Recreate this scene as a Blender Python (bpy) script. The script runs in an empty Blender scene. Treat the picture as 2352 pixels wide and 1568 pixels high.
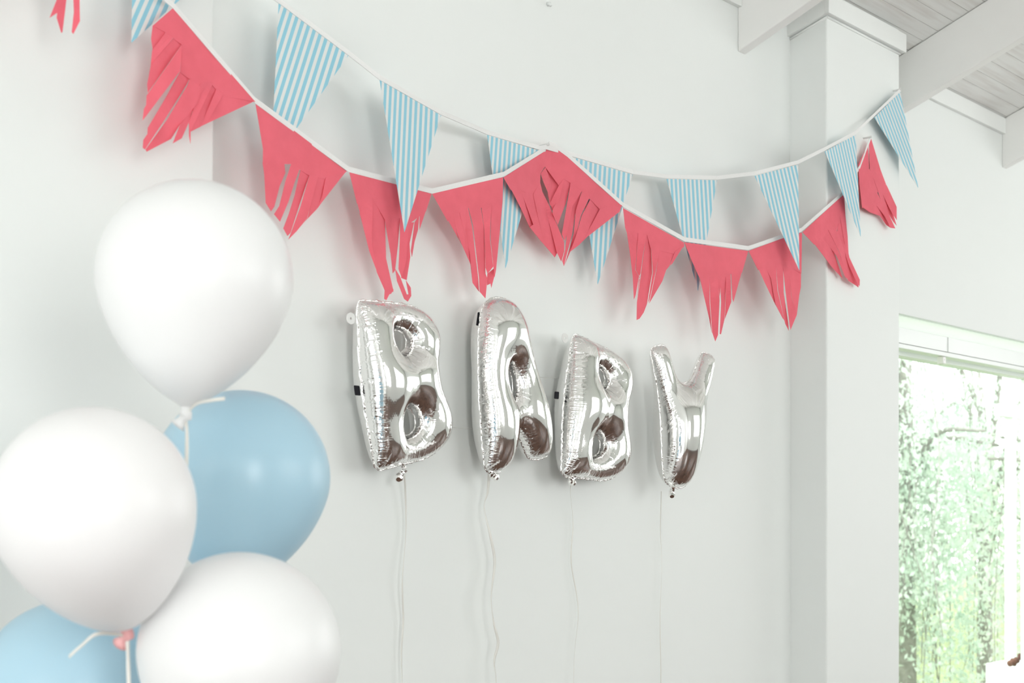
import bpy, bmesh, math, random
import numpy as np
from mathutils import Vector, Matrix, geometry

random.seed(7)
rng = np.random.default_rng(11)

# ------------------------------------------------------------------ camera
F, CX, YH = 3134.0, 1176.0, 1185.0        # focal length / principal point / horizon of the 2352 x 1568 frame
PHI = math.radians(46.7)                  # the camera looks 46.7 degrees to the right of the wall's normal
DC, HC = 2.426, 1.50                      # camera distance from the long wall, camera height
SN, CS = math.sin(PHI), math.cos(PHI)
scene = bpy.context.scene
cam_data = bpy.data.cameras.new('camera')
cam = bpy.data.objects.new('camera', cam_data)
scene.collection.objects.link(cam)
cam.location = (0.0, -DC, HC)
cam.rotation_euler = (math.pi / 2, 0.0, -PHI)
cam_data.sensor_width = 36.0
cam_data.lens = 36.0 * F / 2352.0
cam_data.shift_y = (YH - 784.0) / 2352.0
cam_data.clip_start = 0.05
cam_data.dof.use_dof = True
cam_data.dof.focus_distance = 3.7
cam_data.dof.aperture_fstop = 5.0
scene.camera = cam

# ------------------------------------------------------------------ sky, daylight, exposure
world = bpy.data.worlds.new('sky')
scene.world = world
world.use_nodes = True
bg = world.node_tree.nodes['Background']
bg.inputs[0].default_value = (0.97, 0.99, 0.985, 1.0)
bg.inputs[1].default_value = 3.4


def daylight(name, loc, rot, sx, sy, power, col=(1.0, 1.0, 0.985)):
    l = bpy.data.lights.new(name, 'AREA')
    l.shape = 'RECTANGLE'
    l.size, l.size_y = sx, sy
    l.energy = power
    l.color = col
    o = bpy.data.objects.new(name, l)
    scene.collection.objects.link(o)
    o.location = loc
    o.rotation_euler = rot
    return o


RX0, RX1, RY = -1.8, 8.4, -5.6            # room: left wall, right wall, rear wall
daylight('rear_window_daylight', (-0.6, RY - 0.05, 1.95), (math.pi / 2, 0, 0), 1.3, 1.7, 55)
daylight('left_window_daylight', (RX0 - 0.05, -2.0, 1.25), (math.pi / 2, 0, -math.pi / 2), 2.1, 2.3, 6)
scene.view_settings.view_transform = 'Standard'
scene.view_settings.look = 'None'
scene.view_settings.gamma = 1.0
scene.view_settings.use_curve_mapping = False
scene.view_settings.exposure = 0.12

# ------------------------------------------------------------------ helpers
COL = scene.collection
ORG = {}


def ray(x, y):
    u, v = (x - CX) / F, (YH - y) / F
    return np.array([SN + u * CS, CS - u * SN, v])


def P(x, y, d=0.0):
    """point seen at pixel (x, y) that hangs d metres in front of the long wall"""
    r = ray(x, y)
    t = (DC - d) / r[1]
    return np.array([r[0] * t, -d, HC + r[2] * t])


def PZ(x, y, z):
    r = ray(x, y) * z
    return np.array([r[0], r[1] - DC, HC + r[2]])


def empty(name, loc):
    o = bpy.data.objects.new(name, None)
    o.empty_display_size = 0.05
    o.location = loc
    COL.objects.link(o)
    ORG[o.name] = np.array(loc, float)
    return o


def tag(o, label=None, cat=None, group=None, kind=None):
    if label: o['label'] = label
    if cat: o['category'] = cat
    if group: o['group'] = group
    if kind: o['kind'] = kind
    return o


def link_mesh(name, me, parent=None):
    o = bpy.data.objects.new(name, me)
    COL.objects.link(o)
    if parent is not None:
        o.parent = parent
        ORG[o.name] = ORG.get(parent.name, np.zeros(3))
    else:
        ORG[o.name] = np.zeros(3)
    return o


def mesh(name, verts, faces, mat, parent=None, smooth=False, uv=None):
    """verts in world space; one object"""
    v = np.asarray(verts, float)
    if parent is not None:
        v = v - ORG.get(parent.name, np.zeros(3))
        org = None
    else:
        org = np.array([(v[:, 0].min() + v[:, 0].max()) / 2, (v[:, 1].min() + v[:, 1].max()) / 2, v[:, 2].min()])
        v = v - org
    me = bpy.data.meshes.new(name)
    me.from_pydata(v.tolist(), [], [tuple(int(i) for i in f) for f in faces])
    me.materials.append(mat)
    if uv is not None:
        ul = me.uv_layers.new(name='UVMap')
        idx = np.empty(len(me.loops), dtype=np.int32)
        me.loops.foreach_get('vertex_index', idx)
        ul.data.foreach_set('uv', np.asarray(uv, np.float32)[idx].ravel())
    if smooth:
        me.polygons.foreach_set('use_smooth', [True] * len(me.polygons))
    me.update()
    o = link_mesh(name, me, parent)
    if org is not None:
        o.location = org
        ORG[o.name] = org
    return o


class MB:
    def __init__(self):
        self.v, self.f = [], []

    def add(self, v, f):
        n = len(self.v)
        self.v += [tuple(p) for p in v]
        self.f += [tuple(n + i for i in q) for q in f]
        return self

    def box(self, x0, x1, y0, y1, z0, z1):
        return self.add([(x, y, z) for x in (x0, x1) for y in (y0, y1) for z in (z0, z1)],
                        [(0, 1, 3, 2), (4, 6, 7, 5), (0, 4, 5, 1), (2, 3, 7, 6), (0, 2, 6, 4), (1, 5, 7, 3)])

    def hexa(self, a, b):
        """a, b: matching rings (lists of points) joined into a closed prism"""
        n = len(a)
        return self.add(list(a) + list(b), [tuple(range(n - 1, -1, -1)), tuple(range(n, 2 * n))] +
                        [(i, (i + 1) % n, n + (i + 1) % n, n + i) for i in range(n)])

    def tube(self, pts, rad, seg=8):
        pts = [np.asarray(p, float) for p in pts]
        n = len(pts)
        rads = rad if hasattr(rad, '__len__') else [rad] * n
        rings = []
        up = np.array([0.31, 0.17, 0.94])
        for i in range(n):
            t = pts[min(i + 1, n - 1)] - pts[max(i - 1, 0)]
            t /= np.linalg.norm(t) + 1e-12
            a = np.cross(t, up)
            if np.linalg.norm(a) < 1e-3: a = np.cross(t, np.array([1.0, 0, 0]))
            a /= np.linalg.norm(a)
            b = np.cross(t, a)
            rings.append([pts[i] + rads[i] * (math.cos(q) * a + math.sin(q) * b)
                          for q in [2 * math.pi * k / seg for k in range(seg)]])
        v = [p for r in rings for p in r]
        f = [(i * seg + k, i * seg + (k + 1) % seg, (i + 1) * seg + (k + 1) % seg, (i + 1) * seg + k)
             for i in range(n - 1) for k in range(seg)]
        f += [tuple(range(seg - 1, -1, -1)), tuple((n - 1) * seg + k for k in range(seg))]
        return self.add(v, f)

    def build(self, name, mat, parent=None, smooth=False):
        return mesh(name, self.v, self.f, mat, parent, smooth)


def bevel(o, w, seg=2):
    m = o.modifiers.new('bevel', 'BEVEL')
    m.width, m.segments, m.limit_method = w, seg, 'ANGLE'
    return o


def spline(pts, n=8):
    """Catmull-Rom through pts"""
    p = np.asarray(pts, float)
    q = np.vstack([2 * p[0] - p[1], p, 2 * p[-1] - p[-2]])
    out = []
    for i in range(1, len(q) - 2):
        for t in np.linspace(0, 1, n, endpoint=False):
            a, b, c, d = q[i - 1], q[i], q[i + 1], q[i + 2]
            out.append(0.5 * (2 * b + (c - a) * t + (2 * a - 5 * b + 4 * c - d) * t * t + (3 * b - a - 3 * c + d) * t ** 3))
    out.append(p[-1])
    return np.array(out)


# ------------------------------------------------------------------ materials
def mat_new(name):
    m = bpy.data.materials.new(name)
    m.use_nodes = True
    nt = m.node_tree
    return m, nt, nt.nodes['Principled BSDF'], nt.nodes['Material Output']


def plain(name, col, rough=0.6, metal=0.0, var=0.03, scale=6.0, bump=0.0, bscale=60.0, spec=0.4):
    m, nt, b, out = mat_new(name)
    tc = nt.nodes.new('ShaderNodeTexCoord')
    nz = nt.nodes.new('ShaderNodeTexNoise')
    nz.inputs['Scale'].default_value = scale
    nz.inputs['Detail'].default_value = 3
    nt.links.new(tc.outputs['Object'], nz.inputs['Vector'])
    rp = nt.nodes.new('ShaderNodeValToRGB')
    c = np.array(col)
    rp.color_ramp.elements[0].color = (*np.clip(c * (1 - var), 0, 1), 1)
    rp.color_ramp.elements[1].color = (*np.clip(c * (1 + var), 0, 1), 1)
    rp.color_ramp.elements[0].position, rp.color_ramp.elements[1].position = 0.3, 0.7
    nt.links.new(nz.outputs['Fac'], rp.inputs['Fac'])
    nt.links.new(rp.outputs['Color'], b.inputs['Base Color'])
    b.inputs['Roughness'].default_value = rough
    b.inputs['Metallic'].default_value = metal
    b.inputs['Specular IOR Level'].default_value = spec
    if bump:
        n2 = nt.nodes.new('ShaderNodeTexNoise')
        n2.inputs['Scale'].default_value = bscale
        n2.inputs['Detail'].default_value = 4
        nt.links.new(tc.outputs['Object'], n2.inputs['Vector'])
        bp = nt.nodes.new('ShaderNodeBump')
        bp.inputs['Strength'].default_value = bump
        bp.inputs['Distance'].default_value = 0.002
        nt.links.new(n2.outputs['Fac'], bp.inputs['Height'])
        nt.links.new(bp.outputs['Normal'], b.inputs['Normal'])
    return m


def translucent(m, amount, col):
    nt = m.node_tree
    out, b = nt.nodes['Material Output'], nt.nodes['Principled BSDF']
    t = nt.nodes.new('ShaderNodeBsdfTranslucent')
    t.inputs['Color'].default_value = (*col, 1)
    mx = nt.nodes.new('ShaderNodeMixShader')
    mx.inputs[0].default_value = amount
    nt.links.new(b.outputs[0], mx.inputs[1])
    nt.links.new(t.outputs[0], mx.inputs[2])
    nt.links.new(mx.outputs[0], out.inputs['Surface'])
    return m


M = {}
M['wall'] = plain('wall_paint', (0.835, 0.860, 0.842), 0.55, var=0.008, scale=1.5, bump=0.08, bscale=90, spec=0.25)
M['trim'] = plain('trim_paint', (0.87, 0.89, 0.872), 0.4, var=0.01, bump=0.05, bscale=40)
M['beam'] = plain('beam_paint', (0.885, 0.885, 0.865), 0.45, var=0.015, scale=4, bump=0.06, bscale=50)
M['window_white'] = plain('window_paint', (0.83, 0.86, 0.84), 0.3, var=0.01)
M['floor'] = plain('floor_wood', (0.085, 0.042, 0.028), 0.35, var=0.5, scale=3)
M['shadow_gap'] = plain('gap_dark', (0.10, 0.07, 0.055), 0.9)
M['tape_white'] = translucent(plain('cotton_tape', (0.95, 0.95, 0.94), 0.8, var=0.02, scale=300), 0.2, (0.86, 0.86, 0.84))
M['blind'] = translucent(plain('blind_fabric', (0.90, 0.91, 0.90), 0.8, var=0.01), 0.8, (0.95, 0.96, 0.955))
M['string'] = plain('ribbon_satin', (0.80, 0.79, 0.74), 0.35, var=0.03)
M['thread'] = plain('thread_grey', (0.55, 0.55, 0.52), 0.6)
M['tab'] = plain('tab_plastic', (0.78, 0.78, 0.76), 0.25)
M['black'] = plain('black_felt', (0.008, 0.008, 0.012), 0.8)
M['white_paint'] = plain('outdoor_white', (0.85, 0.87, 0.87), 0.5)
M['bark'] = plain('bark', (0.30, 0.29, 0.26), 0.9, var=0.25, scale=20, bump=0.5, bscale=30)
M['log'] = plain('log_wood', (0.16, 0.075, 0.05), 0.8, var=0.45, scale=14, bump=0.6, bscale=25)
M['grass'] = plain('lawn', (0.24, 0.30, 0.14), 0.9, var=0.35, scale=12)


def leaf_mat(name, c1, c2):
    m, nt, b, out = mat_new(name)
    tc = nt.nodes.new('ShaderNodeTexCoord')
    nz = nt.nodes.new('ShaderNodeTexNoise')
    nz.inputs['Scale'].default_value = 3.5
    nz.inputs['Detail'].default_value = 6
    nt.links.new(tc.outputs['Object'], nz.inputs['Vector'])
    rp = nt.nodes.new('ShaderNodeValToRGB')
    rp.color_ramp.elements[0].color = (*c1, 1)
    rp.color_ramp.elements[1].color = (*c2, 1)
    rp.color_ramp.elements[0].position, rp.color_ramp.elements[1].position = 0.35, 0.65
    nt.links.new(nz.outputs['Fac'], rp.inputs['Fac'])
    nt.links.new(rp.outputs['Color'], b.inputs['Base Color'])
    b.inputs['Roughness'].default_value = 0.6
    t = nt.nodes.new('ShaderNodeBsdfTranslucent')
    nt.links.new(rp.outputs['Color'], t.inputs['Color'])
    mx = nt.nodes.new('ShaderNodeMixShader')
    mx.inputs[0].default_value = 0.45
    nt.links.new(b.outputs[0], mx.inputs[1])
    nt.links.new(t.outputs[0], mx.inputs[2])
    nt.links.new(mx.outputs[0], out.inputs['Surface'])
    return m


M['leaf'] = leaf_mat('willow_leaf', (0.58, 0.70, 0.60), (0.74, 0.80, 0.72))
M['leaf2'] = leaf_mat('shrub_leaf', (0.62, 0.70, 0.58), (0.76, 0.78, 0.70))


def board_mat():
    m, nt, b, out = mat_new('whitewashed_board')
    tc = nt.nodes.new('ShaderNodeTexCoord')
    oi = nt.nodes.new('ShaderNodeObjectInfo')
    mul = nt.nodes.new('ShaderNodeVectorMath'); mul.operation = 'SCALE'
    comb = nt.nodes.new('ShaderNodeCombineXYZ')
    nt.links.new(oi.outputs['Random'], comb.inputs[0])
    nt.links.new(oi.outputs['Random'], comb.inputs[1])
    nt.links.new(comb.outputs[0], mul.inputs[0]); mul.inputs['Scale'].default_value = 30.0
    add = nt.nodes.new('ShaderNodeVectorMath'); add.operation = 'ADD'
    nt.links.new(tc.outputs['Object'], add.inputs[0]); nt.links.new(mul.outputs[0], add.inputs[1])
    mp = nt.nodes.new('ShaderNodeMapping')
    mp.inputs['Scale'].default_value = (3.0, 45.0, 45.0)
    nt.links.new(add.outputs[0], mp.inputs['Vector'])
    nz = nt.nodes.new('ShaderNodeTexNoise'); nz.inputs['Scale'].default_value = 1.0; nz.inputs['Detail'].default_value = 6
    nt.links.new(mp.outputs[0], nz.inputs['Vector'])
    rp = nt.nodes.new('ShaderNodeValToRGB')
    rp.color_ramp.elements[0].color = (0.74, 0.72, 0.69, 1); rp.color_ramp.elements[0].position = 0.28
    rp.color_ramp.elements[1].color = (0.86, 0.865, 0.845, 1); rp.color_ramp.elements[1].position = 0.55
    nt.links.new(nz.outputs['Fac'], rp.inputs['Fac'])
    nt.links.new(rp.outputs['Color'], b.inputs['Base Color'])
    b.inputs['Roughness'].default_value = 0.6
    return m


M['board'] = board_mat()


def foil_mat():
    m, nt, b, out = mat_new('silver_foil')
    b.inputs['Base Color'].default_value = (0.93, 0.92, 0.91, 1)
    b.inputs['Metallic'].default_value = 1.0
    b.inputs['Roughness'].default_value = 0.07
    # fine pleats running in from the weld seam, fading with distance from it
    a1 = nt.nodes.new('ShaderNodeAttribute'); a1.attribute_name = 'seam_s'
    a2 = nt.nodes.new('ShaderNodeAttribute'); a2.attribute_name = 'seam_d'
    cb = nt.nodes.new('ShaderNodeCombineXYZ')
    m1 = nt.nodes.new('ShaderNodeMath'); m1.operation = 'MULTIPLY'; m1.inputs[1].default_value = 130.0
    nt.links.new(a1.outputs['Fac'], m1.inputs[0]); nt.links.new(m1.outputs[0], cb.inputs[0])
    m2 = nt.nodes.new('ShaderNodeMath'); m2.operation = 'MULTIPLY'; m2.inputs[1].default_value = 12.0
    nt.links.new(a2.outputs['Fac'], m2.inputs[0]); nt.links.new(m2.outputs[0], cb.inputs[1])
    nz = nt.nodes.new('ShaderNodeTexNoise'); nz.inputs['Scale'].default_value = 1.0; nz.inputs['Detail'].default_value = 2.0
    nt.links.new(cb.outputs[0], nz.inputs['Vector'])
    mr = nt.nodes.new('ShaderNodeMapRange')
    mr.inputs['From Min'].default_value = 0.0; mr.inputs['From Max'].default_value = 0.065
    mr.inputs['To Min'].default_value = 1.0; mr.inputs['To Max'].default_value = 0.0
    nt.links.new(a2.outputs['Fac'], mr.inputs['Value'])
    m3 = nt.nodes.new('ShaderNodeMath'); m3.operation = 'MULTIPLY'
    nt.links.new(nz.outputs['Fac'], m3.inputs[0]); nt.links.new(mr.outputs[0], m3.inputs[1])
    bp = nt.nodes.new('ShaderNodeBump')
    bp.inputs['Strength'].default_value = 0.7
    bp.inputs['Distance'].default_value = 0.006
    nt.links.new(m3.outputs[0], bp.inputs['Height'])
    nt.links.new(bp.outputs['Normal'], b.inputs['Normal'])
    return m


M['foil'] = foil_mat()


def tissue_mat():
    m = plain('red_tissue', (0.98, 0.215, 0.28), 0.75, var=0.05, scale=25, bump=0.25, bscale=140, spec=0.2)
    return translucent(m, 0.28, (0.97, 0.20, 0.25))


M['tissue'] = tissue_mat()


def stripe_mat():
    m, nt, b, out = mat_new('blue_striped_paper')
    uv = nt.nodes.new('ShaderNodeUVMap')
    sp = nt.nodes.new('ShaderNodeSeparateXYZ')
    nt.links.new(uv.outputs[0], sp.inputs[0])
    mu = nt.nodes.new('ShaderNodeMath'); mu.operation = 'MULTIPLY'; mu.inputs[1].default_value = 12.0
    nt.links.new(sp.outputs[0], mu.inputs[0])
    ad = nt.nodes.new('ShaderNodeMath'); ad.operation = 'ADD'; ad.inputs[1].default_value = 40.12
    nt.links.new(mu.outputs[0], ad.inputs[0])
    fr = nt.nodes.new('ShaderNodeMath'); fr.operation = 'FRACT'
    nt.links.new(ad.outputs[0], fr.inputs[0])
    gt = nt.nodes.new('ShaderNodeMath'); gt.operation = 'LESS_THAN'; gt.inputs[1].default_value = 0.52
    nt.links.new(fr.outputs[0], gt.inputs[0])
    mx = nt.nodes.new('ShaderNodeMix'); mx.data_type = 'RGBA'
    mx.inputs[6].default_value = (0.84, 0.86, 0.85, 1)
    mx.inputs[7].default_value = (0.33, 0.67, 0.80, 1)
    nt.links.new(gt.outputs[0], mx.inputs[0])
    nt.links.new(mx.outputs[2], b.inputs['Base Color'])
    b.inputs['Roughness'].default_value = 0.6
    t = nt.nodes.new('ShaderNodeBsdfTranslucent')
    nt.links.new(mx.outputs[2], t.inputs['Color'])
    ms = nt.nodes.new('ShaderNodeMixShader'); ms.inputs[0].default_value = 0.15
    nt.links.new(b.outputs[0], ms.inputs[1]); nt.links.new(t.outputs[0], ms.inputs[2])
    nt.links.new(ms.outputs[0], out.inputs['Surface'])
    return m


M['stripe'] = stripe_mat()


def latex(name, col, tr=0.2):
    m = plain(name, col, 0.3, var=0.01, scale=2, spec=0.5)
    return translucent(m, tr, col)


M['latex_white'] = latex('white_latex', (0.975, 0.975, 0.975))
M['latex_pearl'] = latex('pearl_latex', (0.98, 0.97, 0.972))
M['latex_blue'] = latex('blue_latex', (0.53, 0.765, 0.89), 0.2)
M['knot_pink'] = plain('knot_pink', (0.85, 0.45, 0.45), 0.4)  # pink of light passing through the latex, put into the base colour


def glass_mat():
    m = bpy.data.materials.new('window_glass')
    m.use_nodes = True
    nt = m.node_tree
    nt.nodes.remove(nt.nodes['Principled BSDF'])
    out = nt.nodes['Material Output']
    tr = nt.nodes.new('ShaderNodeBsdfTransparent')
    tr.inputs[0].default_value = (0.95, 0.97, 0.96, 1)
    gl = nt.nodes.new('ShaderNodeBsdfGlossy'); gl.inputs['Roughness'].default_value = 0.02
    mx = nt.nodes.new('ShaderNodeMixShader')
    mx.inputs[0].default_value = 0.02
    nt.links.new(tr.outputs[0], mx.inputs[1]); nt.links.new(gl.outputs[0], mx.inputs[2])
    nt.links.new(mx.outputs[0], out.inputs['Surface'])
    return m


M['glass'] = glass_mat()

# ------------------------------------------------------------------ the room
ZC0, KS = HC + 1.665, 0.356               # ceiling height at the long wall, roof slope (rises towards the room)
def zc(d): return ZC0 + KS * d
WT = 0.16                                 # wall thickness
OPX0, OPX1, OPZ1 = 4.45, 7.6, HC + 0.752  # sliding window opening in the long wall


def S(o, label=None):
    return tag(o, label, None, None, 'structure')


m = MB()
m.box(RX0, OPX0, 0, WT, 0, ZC0)
m.box(OPX0, OPX1, 0, WT, OPZ1, ZC0)
m.box(OPX1, RX1, 0, WT, 0, ZC0)
S(m.build('wall_back', M['wall']), 'long white painted wall with the letter balloons and the window')
PJX = P(492, 600, 0.04)[0]
S(bevel(MB().box(RX0, PJX, -0.04, 0.05, 0, ZC0 + 0.04).build('wall_back_projection', M['wall']), 0.006, 3),
  'white wall panel standing proud of the long wall behind the latex balloons')
S(MB().box(RX0 - 0.2, RX1 + 0.2, RY - 0.2, WT, -0.1, 0).build('floor', M['floor']))


def side_wall(name, x0, x1, holes):
    """trapezoid wall under the sloping roof, with rectangular openings (d0, d1, z0, z1)"""
    mb = MB()
    ds = sorted({0.0, -RY} | {h[0] for h in holes} | {h[1] for h in holes})
    for a, b in zip(ds[:-1], ds[1:]):
        spans = [(0.0, None)]
        for h in holes:
            if h[0] <= a + 1e-6 and h[1] >= b - 1e-6:
                spans = [(0.0, h[2]), (h[3], None)]
        for z0, z1 in spans:
            ta, tb = (zc(a), zc(b)) if z1 is None else (z1, z1)
            mb.hexa([(x0, -a, z0), (x0, -b, z0), (x0, -b, tb), (x0, -a, ta)],
                    [(x1, -a, z0), (x1, -b, z0), (x1, -b, tb), (x1, -a, ta)])
    return S(mb.build(name, M['wall']))


side_wall('wall_left', RX0 - 0.15, RX0, [(0.9, 3.1, 0.05, 2.4)])
side_wall('wall_right', RX1, RX1 + 0.15, [(1.1, 4.4, 0.95, 3.3)])
m = MB()
ZR = zc(-RY) + 0.05
m.box(RX0 - 0.15, -1.25, RY - 0.15, RY, 0, ZR); m.box(-1.25, 0.05, RY - 0.15, RY, 0, 1.1); m.box(-1.25, 0.05, RY - 0.15, RY, 2.8, ZR)
m.box(0.05, 2.5, RY - 0.15, RY, 0, ZR); m.box(2.5, 6.5, RY - 0.15, RY, 0, 1.25); m.box(2.5, 6.5, RY - 0.15, RY, 3.5, ZR); m.box(6.5, RX1 + 0.15, RY - 0.15, RY, 0, ZR)
S(m.build('wall_rear', M['wall']))

# ceiling: dark backing with white-washed boards below it, each board a part
cl = MB()
cl.hexa([(RX0 - 0.2, WT, zc(-WT) + 0.022), (RX1 + 0.2, WT, zc(-WT) + 0.022), (RX1 + 0.2, WT, zc(-WT) + 0.1), (RX0 - 0.2, WT, zc(-WT) + 0.1)],
        [(RX0 - 0.2, RY - 0.2, zc(-RY + .2) + 0.022), (RX1 + 0.2, RY - 0.2, zc(-RY + .2) + 0.022), (RX1 + 0.2, RY - 0.2, zc(-RY + .2) + 0.1), (RX0 - 0.2, RY - 0.2, zc(-RY + .2) + 0.1)])
ceiling = S(cl.build('ceiling', M['shadow_gap']), 'sloping ceiling of narrow white-washed boards')
BW = 0.0575                               # board pitch, measured on the plan
d0 = 0.0755 - 2 * BW
bv = np.array([(x, y, z) for x in (RX0 - 0.05, RX1 + 0.05) for (y, z) in
               ((0, 0), (-(BW - 0.0022), KS * (BW - 0.0022)), (-(BW - 0.0022), KS * (BW - 0.0022) + 0.018), (0, 0.018))])
bf = [(3, 2, 1, 0), (4, 5, 6, 7), (0, 1, 5, 4), (1, 2, 6, 5), (2, 3, 7, 6), (3, 0, 4, 7)]
bme = bpy.data.meshes.new('board')
bme.from_pydata((bv - np.array([0, 0, 0])).tolist(), [], bf)
bme.materials.append(M['board'])
i = 0
while d0 + i * BW < -RY + 0.05:
    d = d0 + i * BW
    o = link_mesh('board', bme, ceiling)
    o.location = Vector((0, -d, zc(d) + random.uniform(-0.0007, 0.0007))) - Vector(ORG[ceiling.name])
    i += 1

# exposed rafters
for k, bx in enumerate([-0.31, 0.67, 1.65, 2.63, 3.61, 4.59, 5.57, 6.55, 7.53]):
    t = 0.041
    bot = 0.205
    a = [(bx, 0.0, zc(0) - bot), (bx + t, 0.0, zc(0) - bot), (bx + t, 0.0, zc(0) - 0.003), (bx, 0.0, zc(0) - 0.003)]
    b = [(x, RY, z + KS * -RY) for x, y, z in a]
    S(bevel(MB().hexa(a, b).build('trim_%d' % (k + 1), M['beam']), 0.003, 2), 'white painted rafter below the board ceiling')

# narrow fascia between the rafters, under the boards
for k, (x0, x1) in enumerate([(2.671, 3.61), (4.631, 5.57), (5.611, 6.55)]):
    S(bevel(MB().box(x0, x1, -0.016, 0.0, HC + 1.598, HC + 1.663).build('trim_%d' % (k + 11), M['trim']), 0.002, 2),
      'narrow white fascia strip on top of the wall between two rafters')

# the square column and its trim
CX0 = P(1815, 600, 0)[0]
CD = 0.137
CX1 = P(2066, 600, CD)[0]
a = [(CX0, 0.05, 0), (CX1, 0.05, 0), (CX1, -CD, 0), (CX0, -CD, 0)]
b = [(x, y, zc(-y) - 0.01) for x, y, z in a]
S(bevel(MB().hexa(a, b).build('column', M['wall']), 0.006, 3), 'square white column between the wall and the window')
TT = 0.018
m = MB()
zf = HC + 1.622
m.box(CX0 - TT, CX1 + TT, -CD - TT, -CD - 0.0005, zf, zc(CD + TT) - 0.035)
o = S(bevel(m.build('trim_20', M['trim']), 0.002, 2), 'white collar board across the column top')
m = MB()
m.hexa([(CX0 - TT, 0, HC + 1.583), (CX0 - 0.0005, 0, HC + 1.583), (CX0 - 0.0005, 0, zc(0) - 0.002), (CX0 - TT, 0, zc(0) - 0.002)],
       [(CX0 - TT, -CD - 0.001, zf), (CX0 - 0.0005, -CD - 0.001, zf), (CX0 - 0.0005, -CD - 0.001, zc(CD) - 0.002), (CX0 - TT, -CD - 0.001, zc(CD) - 0.002)])
S(m.build('trim_21', M['trim']), 'white collar board on the shaded side of the column')
m = MB()                                   # thin caulk bead below the collar
m.tube([P(2066, 600, CD) * [1, 1, 0] + [0.0, -0.001, zf - 0.006], np.array([CX0, -CD - 0.001, zf - 0.006])], 0.004, 8)
m.tube([np.array([CX0 - 0.001, -CD, zf - 0.006]), np.array([CX0 - 0.001, 0, HC + 1.583 - 0.006])], 0.004, 8)
S(m.build('trim_22', M['trim'], smooth=True), 'thin bead under the column collar')

# ------------------------------------------------------------------ the window
win = empty('window_1', (OPX0, 0.0, 0.0))
S(win, 'tall sliding window beside the column, bright garden behind it')
bevel(MB().box(OPX0, OPX1, 0.075, 0.13, HC + 0.615, HC + 0.655).build('head_frame', M['window_white'], win), 0.002)
# roller blind rolled up under the lintel
vb, fb = [], []
for q in range(13):                        # thin curved fabric valance of the blind
    an = math.radians(100 + 150 * q / 12)
    vb += [(x, 0.03 + 0.03 * math.cos(an), HC + 0.726 + 0.026 * math.sin(an)) for x in (OPX0 + 0.01, OPX1 - 0.01)]
fb = [(2 * q, 2 * q + 1, 2 * q + 3, 2 * q + 2) for q in range(12)]
mesh('blind_valance', vb, fb, M['blind'], win, True)
hb = bevel(MB().box(OPX0, OPX1, -0.004, 0.05, HC + 0.6425, HC + 0.701).build('head_rail', M['window_white'], win), 0.002)
bevel(MB().box(OPX0, OPX1, 0.0, 0.046, HC + 0.625, HC + 0.6418).build('rail_lip', M['window_white'], win), 0.0015)
q = P(2175, 800, 0.0)
m = MB().box(q[0] - 0.002, q[0] + 0.002, -0.0075, -0.003, HC + 0.643, HC + 0.70)
m.build('rail_joint', M['window_white'], win)
q = P(2172, 818, 0.0)
bevel(MB().box(q[0] - 0.013, q[0] + 0.013, 0.004, 0.03, HC + 0.596, HC + 0.6248).build('rail_bracket', M['tab'], win), 0.003)
MB().tube([(q[0], 0.0035, HC + 0.612), (q[0], 0.008, HC + 0.612)], 0.003, 10).build('screw', M['thread'], win)
fr = MB()
for x0 in (OPX0, 6.05, OPX1 - 0.045):
    fr = MB().box(x0, x0 + 0.045, 0.085, 0.125, 0.02, HC + 0.62)
    bevel(fr.build('stile', M['window_white'], win), 0.003)
bevel(MB().box(OPX0, OPX1, 0.07, 0.135, 0.0, 0.03).build('sill', M['window_white'], win), 0.003)
for x0, x1 in ((OPX0 + 0.045, 6.05), (6.095, OPX1 - 0.045)):
    MB().box(x0, x1, 0.103, 0.107, 0.03, OPZ1 - 0.001).build('pane', M['glass'], win)

# ------------------------------------------------------------------ the garden behind the window
S(MB().box(-4, 40, 0.3, 45, -0.35, -0.25).build('garden_ground', M['grass']), 'lawn outside the window')


def leaves(strands, size, n_per, spread, seed):
    r = np.random.default_rng(seed)
    V, Fc = [], []
    for s in strands:
        t = r.random(n_per)
        idx = t * (len(s) - 1)
        i0 = np.minimum(idx.astype(int), len(s) - 2)
        fr_ = (idx - i0)[:, None]
        c = s[i0] * (1 - fr_) + s[i0 + 1] * fr_ + r.normal(0, spread, (n_per, 3))
        ax = r.normal(0, 1, (n_per, 3)); ax[:, 2] -= 1.3
        ax /= np.linalg.norm(ax, axis=1)[:, None]
        sd = np.cross(ax, r.normal(0, 1, (n_per, 3))); sd /= np.linalg.norm(sd, axis=1)[:, None]
        L = size * r.uniform(0.6, 1.3, (n_per, 1)); W = L * 0.3
        quad = np.stack([c, c + ax * L * 0.5 + sd * W, c + ax * L, c + ax * L * 0.5 - sd * W], 1)
        n = len(V) * 0 + sum(len(v) for v in V)
        V.append(quad.reshape(-1, 3))
        Fc.append(np.arange(n, n + 4 * n_per).reshape(-1, 4))
    return np.vstack(V), np.vstack(Fc)


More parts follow.
